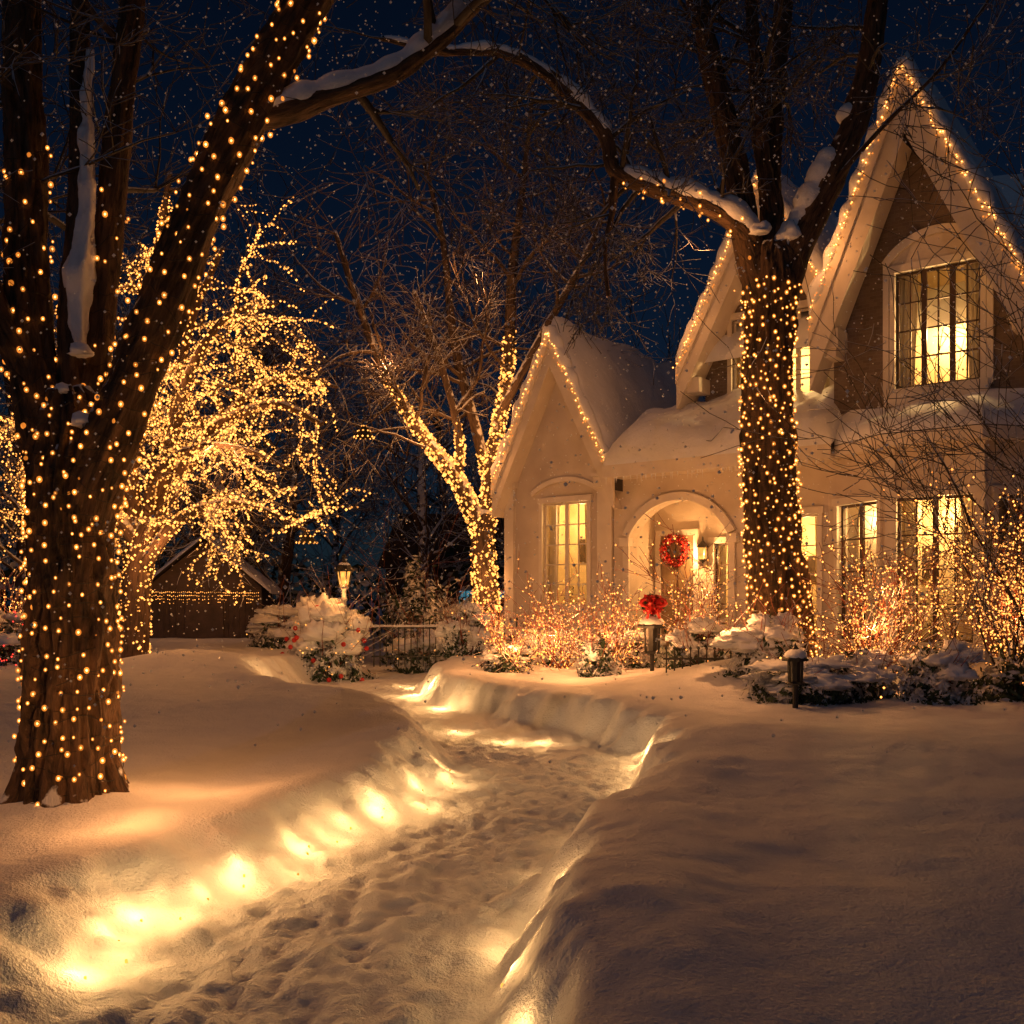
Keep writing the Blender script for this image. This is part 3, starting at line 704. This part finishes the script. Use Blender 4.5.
for (y0_,z0_,y1_,z1_) in ((.5,6.6,3.9,10.0),(7.3,6.6,3.9,10.0)):
    roof.add([(4.3,y0_,z0_),(11.1,y0_,z0_),(11.1,y1_,z1_),(4.3,y1_,z1_)],[(0,1,2,3)])
    snow.snowgrid((4.28,y0_,z0_),(11.12,y0_,z0_),(11.12,y1_,z1_),(4.28,y1_,z1_),.3,40,20,0,(1,1,0,1),15,.25)
ice=MB()
for _ in range(70):
    x=U(3.0,7.6); l=U(.04,.20); ice.lathe([(.012,0),(.0015,-l)],(x,-.585,4.30),5,0)
ice.make('icicles',SNOWR,H)
wall.make('walls',CREAM,H,False); brick.make('brick_walls',BRICK,H,False); trim.make('trim',TRIM,H,False); stone.make('porch_steps',STONE,H,False); door.make('front_door',DOOR,H,False)
roof.make('roof',SHINGLE,H,False); snow.make('roof_snow',SNOWR,H); snow_lip.make('rake_snow',SNOWR,H); glass.make('glass',GLASS,H,False)
room.make('rooms',ROOM,H,False); frame.make('window_frames',WOOD,H,False); curt.make('curtains',CURT,H); bulbs.make('roofline_bulbs',BULB,H); bsh.make('roofline_halo',SHELL,H)
lan=MB()
lx,ly,lz=4.36,1.14,2.62
lan.box(lx-.07,lx+.07,ly-.07,ly+.07,lz,lz+.24,1)
for dx in (-.08,.06):
    for dy in (-.08,.06): lan.box(lx+dx,lx+dx+.02,ly+dy,ly+dy+.02,lz-.01,lz+.25,0)
lan.lathe([(.14,0),(.02,.14),(.02,.2),(.0001,.24)],(lx,ly,lz+.25),8,0); lan.lathe([(.001,-.1),(.05,-.05),(.11,-.01)],(lx,ly,lz),8,0)
lan.box(lx-.02,lx+.02,ly+.08,1.3,lz+.3,lz+.33,0)
lan.make('porch_lantern',[IRON,LAMPG],H,False)
plight('porch_lantern_light',(lx-.02,ly-.22,lz+.1),80,(1,.46,.14),.04,H)
HM=Matrix.Translation(V(-.09,23,0))@Matrix.Rotation(math.radians(-38),4,'Z')

# wreath
wr=MB(); W=empty('christmas_wreath'); W.matrix_world=HM@Matrix.Translation(V(3.7,1.12,2.82))
for i in range(2200):
    a=U(0,6.283); b=U(0,6.283); rr=.085*U(.5,1.3)
    c=((.27+rr*math.cos(b))*math.cos(a), rr*math.sin(b)*.8-.02, (.27+rr*math.cos(b))*math.sin(a))
    wr.quad(c,V(U(-1,1),U(-1,0),U(-1,1)).normalized(),U(.015,.036),.4,1 if R.random()<.72 else 0)
for i in range(40):
    a=U(0,6.283); wr.ball((.27*math.cos(a)+U(-.05,.05),-.09,.27*math.sin(a)+U(-.05,.05)),.02,1)
wr.make('foliage',[LEAF,RED],W,False)
wb=MB()
for i in range(16):
    a=U(0,6.283); wb.octa((.27*math.cos(a)+U(-.06,.06),-.12,.27*math.sin(a)+U(-.06,.06)),.010)
wb.make('bulbs',BULBF,W)
def bow(mb,c,s,mat=0):
    x,y,z=c
    for sg in (-1,1):
        p,r=spline([(x,y,z,.02*s),(x+sg*.5*s,y-.05*s,z+.32*s,.1*s),(x+sg*.75*s,y-.05*s,z+.05*s,.13*s),(x+sg*.45*s,y-.05*s,z-.12*s,.09*s),(x,y,z,.03*s)],.05)
        mb.tube(p,r,8,mat)
        p,r=spline([(x,y,z,.05*s),(x+sg*.22*s,y-.08*s,z-.4*s,.08*s),(x+sg*.38*s,y-.04*s,z-.85*s,.09*s)],.05)
        mb.tube(p,r,6,mat)
    mb.ball((x,y-.05*s,z),.14*s,mat)

# ------------------------------------------------------------ shrubs
def evergreen(name,c,rad,n=2600,leaf=.045,caps=6,bulbs=0,frost=.25,seed=0,orn=0,bmat=BULBF):
    E=empty(name); mb=MB(); cx,cy=c; cz=tz(cx,cy)-.05
    def shape(d): return .78+.5*noise.noise(d*2.6+V(seed*3.7,cx,0))
    for _ in range(n):
        d=V(R.gauss(0,1),R.gauss(0,1),abs(R.gauss(0,1))*1.0).normalized()
        k=U(.5,1.0)**.5*shape(d)
        if R.random()<.08: k*=U(1.05,1.25)
        p=V(cx+d.x*rad[0]*k,cy+d.y*rad[1]*k,cz+d.z*rad[2]*k)
        fr=noise.noise(p*4.5)>.02 and d.z>.15
        mb.quad(p,(d+V(U(-1,1),U(-1,1),U(-1,1))*.8).normalized(),leaf*U(.5,1.4),.35,1 if (fr or R.random()<frost*.4) else 0)
    o=[]
    for _ in range(12): grow(mb,V(cx,cy,cz),V(U(-.8,.8),U(-.8,.8),1),rad[2]*.95,.014,1,o,4,.2,.02,.004,2)
    mb.make('foliage',[LEAF,FROST,TWIG],E,False)
    s=MB()
    for i in range(caps*4):
        a=U(0,6.28); q=math.sqrt(U(0,1))*.85
        d=V(math.cos(a)*q,math.sin(a)*q,math.sqrt(1-q*q)); k=shape(d)*.93
        m=U(.11,.32)
        s.blob((cx+d.x*rad[0]*k,cy+d.y*rad[1]*k,cz+d.z*rad[2]*k),(rad[0]*m*1.2,rad[1]*m*1.2,rad[2]*m*.55),0,24,14,.6,2.3,True,seed+i)
    if caps: s.make('snow_cap',SNOWR,E)
    if bulbs or orn:
        b=MB()
        for _ in range(bulbs):
            d=V(R.gauss(0,1),-abs(R.gauss(0,1)),abs(R.gauss(0,1))).normalized()
            b.octa((cx+d.x*rad[0]*.95,cy+d.y*rad[1]*.95,cz+d.z*rad[2]*1.0),.017)
        for _ in range(orn):
            d=V(R.gauss(0,1),-abs(R.gauss(0,1)),abs(R.gauss(0,1))).normalized()
            b.ball((cx+d.x*rad[0]*.98,cy+d.y*rad[1]*.98,cz+d.z*rad[2]*1.0),.05,1)
        b.make('string_lights',[bmat,RED],E)
    return E
def twigbush(name,c,h,w,n=16,lvl=2,br=.017,bul=.22,watt=0,dark=False,r=.022,bmat=BULBF,kids=4,lit=True):
    E=empty(name); mb=MB(); b=MB(); cx,cy=c; cz=tz(cx,cy)-.05; o=[]
    for _ in range(n):
        grow(mb,V(cx+U(-.15,.15)*w,cy+U(-.15,.15),cz),V(U(-1,1)*w,U(-1,1)*w*.7,1.3),h*U(.5,.85),r,lvl,o,kids,.2,.03,.006)
    mb.make('twigs',BARKD if dark else TWIG,E)
    if lit:
        for pts,rad,l in o: along(b,pts,rad,bul*(.4 if l==lvl else 1.3),br,0,.01)
        b.make('string_lights',bmat,E)
    if watt:
        plight('string_fill',(cx-.1,cy-.25,cz+h*.45),watt,parent=E)  # two fill lamps added inside the shrub to boost its bulbs
        plight('string_fill',(cx+.25,cy+.2,cz+h*.7),watt*.6,parent=E)
    return E
evergreen('snowy_shrub',(3.75,12.7),(.85,.6,.60),3200,.05,7,0,.3,1)
evergreen('snowy_shrub',(3.5,13.8),(.7,.5,.95),2400,.05,7,6,.4,2)
evergreen('snowy_shrub',(5.45,12.9),(.6,.55,.90),4200,.05,3,0,.9,3)
evergreen('snowy_shrub',(4.55,13.1),(.55,.45,.65),2000,.05,6,8,.35,4)
evergreen('dark_shrub',(7.0,13.2),(1.2,.6,1.0),3800,.06,1,0,.3,5)
evergreen('snowy_shrub',(1.4,16.2),(.4,.4,.8),1800,.05,1,10,.6,6)
evergreen('snowy_shrub',(2.9,15.6),(.55,.45,.85),2400,.05,4,10,.3,7)
evergreen('snowy_shrub',(.3,18.2),(.7,.5,.85),2400,.05,6,14,.4,8)
evergreen('snowy_shrub',(-.9,20.2),(.7,.5,1.1),2600,.05,5,10,.6,9)
evergreen('snowy_shrub',(-.1,16.9),(.5,.45,.55),1800,.05,5,8,.4,18)
evergreen('snowy_shrub',(2.15,17.6),(.6,.45,.9),1800,.05,4,8,.5,19)
twigbush('lit_shrub',(.8,17.4),1.5,1.0,14,2,watt=28)
twigbush('lit_shrub',(1.7,17.0),1.4,.9,12,2,watt=24)
twigbush('lit_shrub',(.1,16.8),1.0,1.0,10,2,watt=12)
twigbush('lit_shrub',(5.0,13.9),2.0,.8,20,2,br=.015,bul=.2,watt=36)
twigbush('lit_shrub',(2.95,16.4),1.9,.5,10,2,bul=.3,watt=12)
twigbush('lit_shrub',(6.75,13.4),2.6,.22,14,2,br=.017,bul=.12,watt=22,dark=False)
twigbush('bare_shrub',(6.6,12.9),3.0,.45,8,3,dark=True,lit=False,r=.022)
twigbush('bare_shrub',(7.1,13.2),5.6,.40,11,3,dark=True,lit=False,r=.035)
evergreen('decorated_shrub',(-3.75,20.2),(.95,.8,1.65),5600,.055,8,44,.7,10,22)
evergreen('frosted_tree',(-2.3,24.5),(1.0,.9,2.7),5200,.08,0,0,.9,11)
evergreen('snowy_shrub',(-2.0,22.2),(.8,.6,1.0),2400,.06,5,8,.4,12)
evergreen('snowy_shrub',(-5.2,22.4),(.9,.6,.9),2400,.06,5,6,.4,13)
evergreen('snowy_shrub',(-9.3,18.3),(1.1,.7,1.0),2600,.06,3,70,.4,14,0,REDB)
evergreen('snowy_shrub',(-1.0,25.8),(1.2,.8,1.3),2600,.07,4,0,.4,15)
twigbush('lit_shrub',(-9.9,19.2),1.5,1.0,12,2,watt=14)

# ------------------------------------------------------------ street lamp
SL=empty('street_lamp'); lx,ly=-3.36,20.0; gz=tz(lx,ly)
m=MB()
m.lathe([(.13,-.1),(.13,.12),(.08,.2),(.055,.3),(.05,1.6),(.075,1.63),(.05,1.68),(.045,1.8),(.10,1.86),(.10,1.9)],(lx,ly,gz),16,0)
m.make('post',POST,SL)
m=MB(); hz=gz+1.9
m.lathe([(.09,.0),(.135,.30)],(lx,ly,hz),6,1)
for k in range(6):
    a=k*math.pi/3
    m.tube([V(lx+.095*math.cos(a),ly+.095*math.sin(a),hz-.01),V(lx+.145*math.cos(a),ly+.145*math.sin(a),hz+.31)],[.018,.018],5,0)
m.lathe([(.001,-.02),(.13,-.02),(.12,.02)],(lx,ly,hz),12,0); m.lathe([(.20,.28),(.20,.33),(.08,.47),(.035,.5),(.03,.56),(.05,.59),(.0001,.64)],(lx,ly,hz),12,0)
m.make('lantern_head',[IRON,LAMPG],SL,False)
m=MB(); m.blob((lx,ly,hz+.40),(.13,.13,.08),0,16,10,.15); m.make('snow_cap',SNOWR,SL)
plight('lamp_bulb',(lx,ly-.2,hz+.05),18,(1,.38,.09),.012,SL)

# ------------------------------------------------------------ garden lanterns
def glantern(name,x,y,h,s=1,lit=False,withbow=False):
    E=empty(name); m=MB(); z=tz(x,y)
    m.lathe([(.035,-.2),(.035,h)],(x,y,z),8,0); z+=h
    m.lathe([(.10*s,0),(.11*s,.02),(.085*s,.04)],(x,y,z),8,0)
    for k in range(4):
        a=k*math.pi/2+.6; m.tube([V(x+.09*s*math.cos(a),y+.09*s*math.sin(a),z+.03),V(x+.1*s*math.cos(a),y+.1*s*math.sin(a),z+.27*s)],[.010*s]*2,4,0)
    m.lathe([(.055*s,.03),(.065*s,.26*s)],(x,y,z),8,1)
    m.lathe([(.15*s,.26*s),(.15*s,.285*s),(.05*s,.38*s),(.02*s,.42*s),(.0001,.46*s)],(x,y,z),8,0)
    m.make('lantern',[IRON,LAMPG if lit else IRON],E,False)
    m=MB(); m.blob((x,y,z+.30*s),(.13*s,.13*s,.09*s),0,14,9,.15); m.make('snow_cap',SNOWR,E)
    if withbow:
        m=MB(); bow(m,(x,y-.12,z+.5*s),.27)
        for _ in range(400):
            d=V(R.gauss(0,1),R.gauss(0,1),R.gauss(0,1)).normalized()*U(.4,1)
            m.quad((x+d.x*.19,y-.05+d.y*.17,z+.50*s+d.z*.17),V(U(-1,1),U(-1,1),U(-1,1)).normalized(),.045,.6,0 if R.random()<.75 else 1)
        m.make('red_bow',[RED,LEAF],E)
    return E
glantern('garden_lantern',3.40,12.0,.28,1.1)
glantern('garden_lantern',2.27,16.2,.28,1.6,False,True)
for q,w in (((2.0,15.7,1.2),12),((1.0,15.6,1.3),54),((-.6,16.4,1.5),34),((3.0,12.2,1.6),16)): plight('garden_fill',q,w)  # added fill lamps without fixtures, brighten the snow before the shrubs

# ------------------------------------------------------------ iron fence
F=empty('iron_fence'); m=MB()
for i in range(22):
    x=-2.9+i*.13 if i<11 else -2.9+(i-11)*.13+1.7; y=21.0; z=.35
    m.box(x-.012,x+.012,y-.012,y+.012,z,z+.95); m.octa((x,y,z+.99),.03,0,1.8)
for a,b in ((-2.95,-1.5),(-1.25,.15)):
    m.box(a,b,20.985,21.015,.55,.58); m.box(a,b,20.985,21.015,1.15,1.18)
m.make('pickets',IRON,F,False)
s=MB(); s.snowgrid((-2.95,20.97,1.18),(-1.5,20.97,1.18),(-1.5,21.03,1.18),(-2.95,21.03,1.18),.05,20,4,0,(1,1,1,1),4,.03); s.make('rail_snow',SNOWR,F)
F=empty('iron_fence'); m=MB()
for i in range(12):
    x=2.3+i*.12; y=14.9
    m.box(x-.01,x+.01,y-.01,y+.01,.3,1.0); m.octa((x,y,1.03),.025,0,1.8)
m.box(2.25,3.7,14.885,14.915,.86,.89); m.make('pickets',IRON,F,False)

# ------------------------------------------------------------ garden shed
S=empty('garden_shed',(-8.3,27,0),math.radians(8))
m=MB(); m.box(-1.5,1.5,0,3,0,2.1); m.prism([(-1.5,2.1),(1.5,2.1),(0,3.35)],0,3)
for i in range(20): m.box(-1.5+i*.15,-1.5+i*.15+.02,-.02,-.001,0,2.1)
m.box(-.5,.5,-.05,-.021,.2,1.9)
m.make('walls',SHEDW,S,False)
m=MB(); m.add([(-1.8,-.25,1.9),(-1.8,3.2,1.9),(0,3.2,3.42),(0,-.25,3.42)],[(0,1,2,3)]); m.add([(1.8,-.25,1.9),(1.8,3.2,1.9),(0,3.2,3.42),(0,-.25,3.42)],[(3,2,1,0)]); m.make('roof',SHINGLE,S,False)
s=MB(); s.snowgrid((-1.8,3.2,1.91),(-1.8,-.25,1.91),(0,-.25,3.43),(0,3.2,3.43),.12,20,12,0,(1,1,0,1),2); s.snowgrid((1.8,-.25,1.91),(1.8,3.2,1.91),(0,3.2,3.43),(0,-.25,3.43),.12,20,12,0,(1,1,0,1),6); s.make('roof_snow',SNOWR,S)
b=MB()
for i in range(60):
    x=-1.5+i*.05
    for k in range(R.choice((1,2,3,4))): b.octa((x,-.3,1.95-k*.09+U(-.02,.02)),.013)
b.make('icicle_lights',BULBF,S)
plight('icicle_glow',(0,-1.3,2.3),16,parent=S)
N=empty('neighbour_house',(-.8,38,0)); m=MB()
m.box(-4,3.5,0,6,0,3.0); m.prism([(-4.3,3.0),(3.8,3.0),(3.0,5.0),(-3.5,5.0)],-.3,6); m.make('walls',SHEDW,N,False)
m=MB()
for x in (-1.2,.2,1.1): m.box(x,x+.5,-.03,-.001,.9,2.1)
m.make('windows',COOL,N,False)
m=MB()
for x in (-1.2,.2,1.1):
    m.box(x+.23,x+.27,-.05,-.031,.9,2.1); m.box(x-.05,x+.55,-.06,-.031,1.48,1.52)
m.make('muntins',TRIM,N,False)

def hang(x,y,z,zt):
    E=empty('hanging_light_ornament'); m=MB()
    m.tube([V(x,y,zt),V(x,y,z+.2)],[.006,.006],3,0)
    for k,(r,dz,n) in enumerate(((.04,.16,4),(.12,.06,8),(.2,-.06,12))):
        for i in range(n):
            a=i*6.283/n; m.octa((x+r*math.cos(a),y+r*math.sin(a),z+dz),.020,1)
    m.lathe([(.01,.2),(.04,.16),(.12,.06),(.2,-.06),(.19,-.07)],(x,y,z),12,0)
    m.make('ornament',[WIRE,BULBF],E)
hang(-2.9,19.6,5.0,8.0); hang(-3.9,19.0,2.9,4.6)

# ------------------------------------------------------------ path lights, buried at the foot of the snow banks
def foot(y,side,dd=-.02):
    cx=np.interp(y,[p[1] for p in PATH],[p[0] for p in PATH])
    xx=cx+side*np.arange(.1,2.4,.02); D,_=pathdist(xx,np.full(xx.shape,float(y)))
    i=int(np.argmax(D>dd)); return float(xx[i])
# side, y, watts, offset, height of the lamp over the snow
PLS=[(-1,4.55,1.9,.02,.11),(-1,4.75,2.4,-.06,.18),(-1,5.02,1.2,.08,.12),(-1,5.3,2.2,.03,.12),(-1,5.45,2.4,-.06,.18),(-1,5.72,1.0,.08,.12),(-1,6.0,1.8,.03,.12),(-1,6.12,1.0,.10,.12),(-1,6.3,1.8,-.04,.17),(-1,6.72,2.0,.03,.13),(-1,6.85,.9,.10,.11),(-1,7.2,2.2,.0,.16),(-1,7.5,1.4,.08,.13),(-1,7.9,2.4,.04,.13),(-1,8.05,1.6,.10,.13),(-1,8.35,2.8,-.03,.18),(-1,8.95,2.2,.03,.13),(-1,9.3,3.0,-.03,.18),(-1,9.9,2.0,.02,.13),
     (1,3.75,1.0,0,.12),(1,4.2,1.0,.03,.12),(1,4.85,1.6,.03,.12),(1,5.0,2.2,-.05,.18),(1,5.5,1.4,.02,.14),(1,8.9,2.0,0,.14),(1,9.3,3.2,-.05,.18),(1,9.75,2.2,.03,.13),(1,10.2,3.8,0,.16),(1,10.75,3.0,0,.14),(1,7.2,1.6,0,.16),(1,6.3,1.2,0,.14)]
spots=[(foot(y,s,-.02+dd),y,w,h) for s,y,w,dd,h in PLS]+[(x,y,w,.14) for x,y,w in [(-.1,12.0,3.8),(.35,11.9,4.2),(-.7,12.8,4.0),(-1.9,13.3,5),(-2.4,13.6,4),(-1.4,13.0,3),(-1.1,15.3,8.0),(-3.3,15.4,9.0),(-3.7,15.9,8.0),(-1.7,17.0,9),(-1.4,16.6,7),(-4.1,17.2,7),(-2.9,14.6,6),(-1.9,18.6,8)]]
for x,y,w,h in spots:
    E=empty('path_light'); z=tz(x,y); m=MB()
    m.lathe([(.0001,.004),(.007,.0),(.009,-.05)],(x,y,z+.012),8,1); m.lathe([(.012,-.08),(.012,-.02),(.0095,-.012)],(x,y,z+.01),8,0)
    m.make('stake_light',[SNOW,LAMPG],E,False)
    plight('path_light_bulb',(x,y,z+h),w*1.2,(1,.52,.17),.008,E)

for q,w in (((-2.3,7.4,.9),22),((-2.4,6.2,.8),20),((-2.75,8.2,2.2),22),((-4.2,6.6,1.2),10),((2.9,13.8,1.6),30),((3.3,13.4,4.6),16),((2.7,14.0,6.8),16),((-1.6,7.6,4.4),8),((4.3,15.6,5.2),26)):
    plight('string_fill',q,w)  # free fill lamps added around the lit trees, not bulbs of the strings
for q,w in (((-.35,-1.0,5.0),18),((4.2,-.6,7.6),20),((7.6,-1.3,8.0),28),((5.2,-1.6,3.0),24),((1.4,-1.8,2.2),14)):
    plight('house_fill',HM@V(*q),w)  # added fill lamps that wash the house walls, separate from the roofline bulbs

# ------------------------------------------------------------ falling snow
m=MB()
for _ in range(9000):
    y=U(2.6,20); z=U(.9,1.8+.6*y)
    if y<9: z=U(1.3,1.8+.6*y)
    m.octa((U(-.6,.6)*y,y,z),U(.0030,.0054)*(1+y*.08),0)
m.make('falling_snow',FLAKE,None,False)

# ------------------------------------------------------------ sky, moon, camera
w=bpy.data.worlds.new('World'); sc.world=w; w.use_nodes=True; nt=w.node_tree
bg=nt.nodes['Background']; sky=nt.nodes.new('ShaderNodeTexSky'); sky.sky_type='NISHITA'; sky.sun_disc=False
sky.sun_elevation=math.radians(35); sky.sun_rotation=math.radians(200)
mx=nt.nodes.new('ShaderNodeMix'); mx.data_type='RGBA'; mx.blend_type='MULTIPLY'; mx.inputs[0].default_value=1
mx.inputs[7].default_value=(.30,.56,.95,1)
nt.links.new(sky.outputs[0],mx.inputs[6]); nt.links.new(mx.outputs[2],bg.inputs[0]); bg.inputs[1].default_value=.0038
l=bpy.data.lights.new('moon','SUN'); l.energy=.05; l.color=(.6,.75,1); l.angle=math.radians(.5)
o=bpy.data.objects.new('moon',l); sc.collection.objects.link(o)
az=math.radians(200); el=math.radians(35)
d=V(math.sin(az)*math.cos(el),math.cos(az)*math.cos(el),math.sin(el)); o.rotation_euler=d.to_track_quat('Z','Y').to_euler(); o.location=d*50
sc.view_settings.view_transform='Standard'; sc.view_settings.look='None'; sc.view_settings.exposure=0; sc.view_settings.gamma=1
c=bpy.data.cameras.new('camera'); c.lens=35.156; c.sensor_width=36; c.shift_y=.086; c.clip_end=2000; c.clip_start=.1
o=bpy.data.objects.new('camera',c); sc.collection.objects.link(o); o.location=(0,0,1.75); o.rotation_euler=(math.radians(90),0,0); sc.camera=o
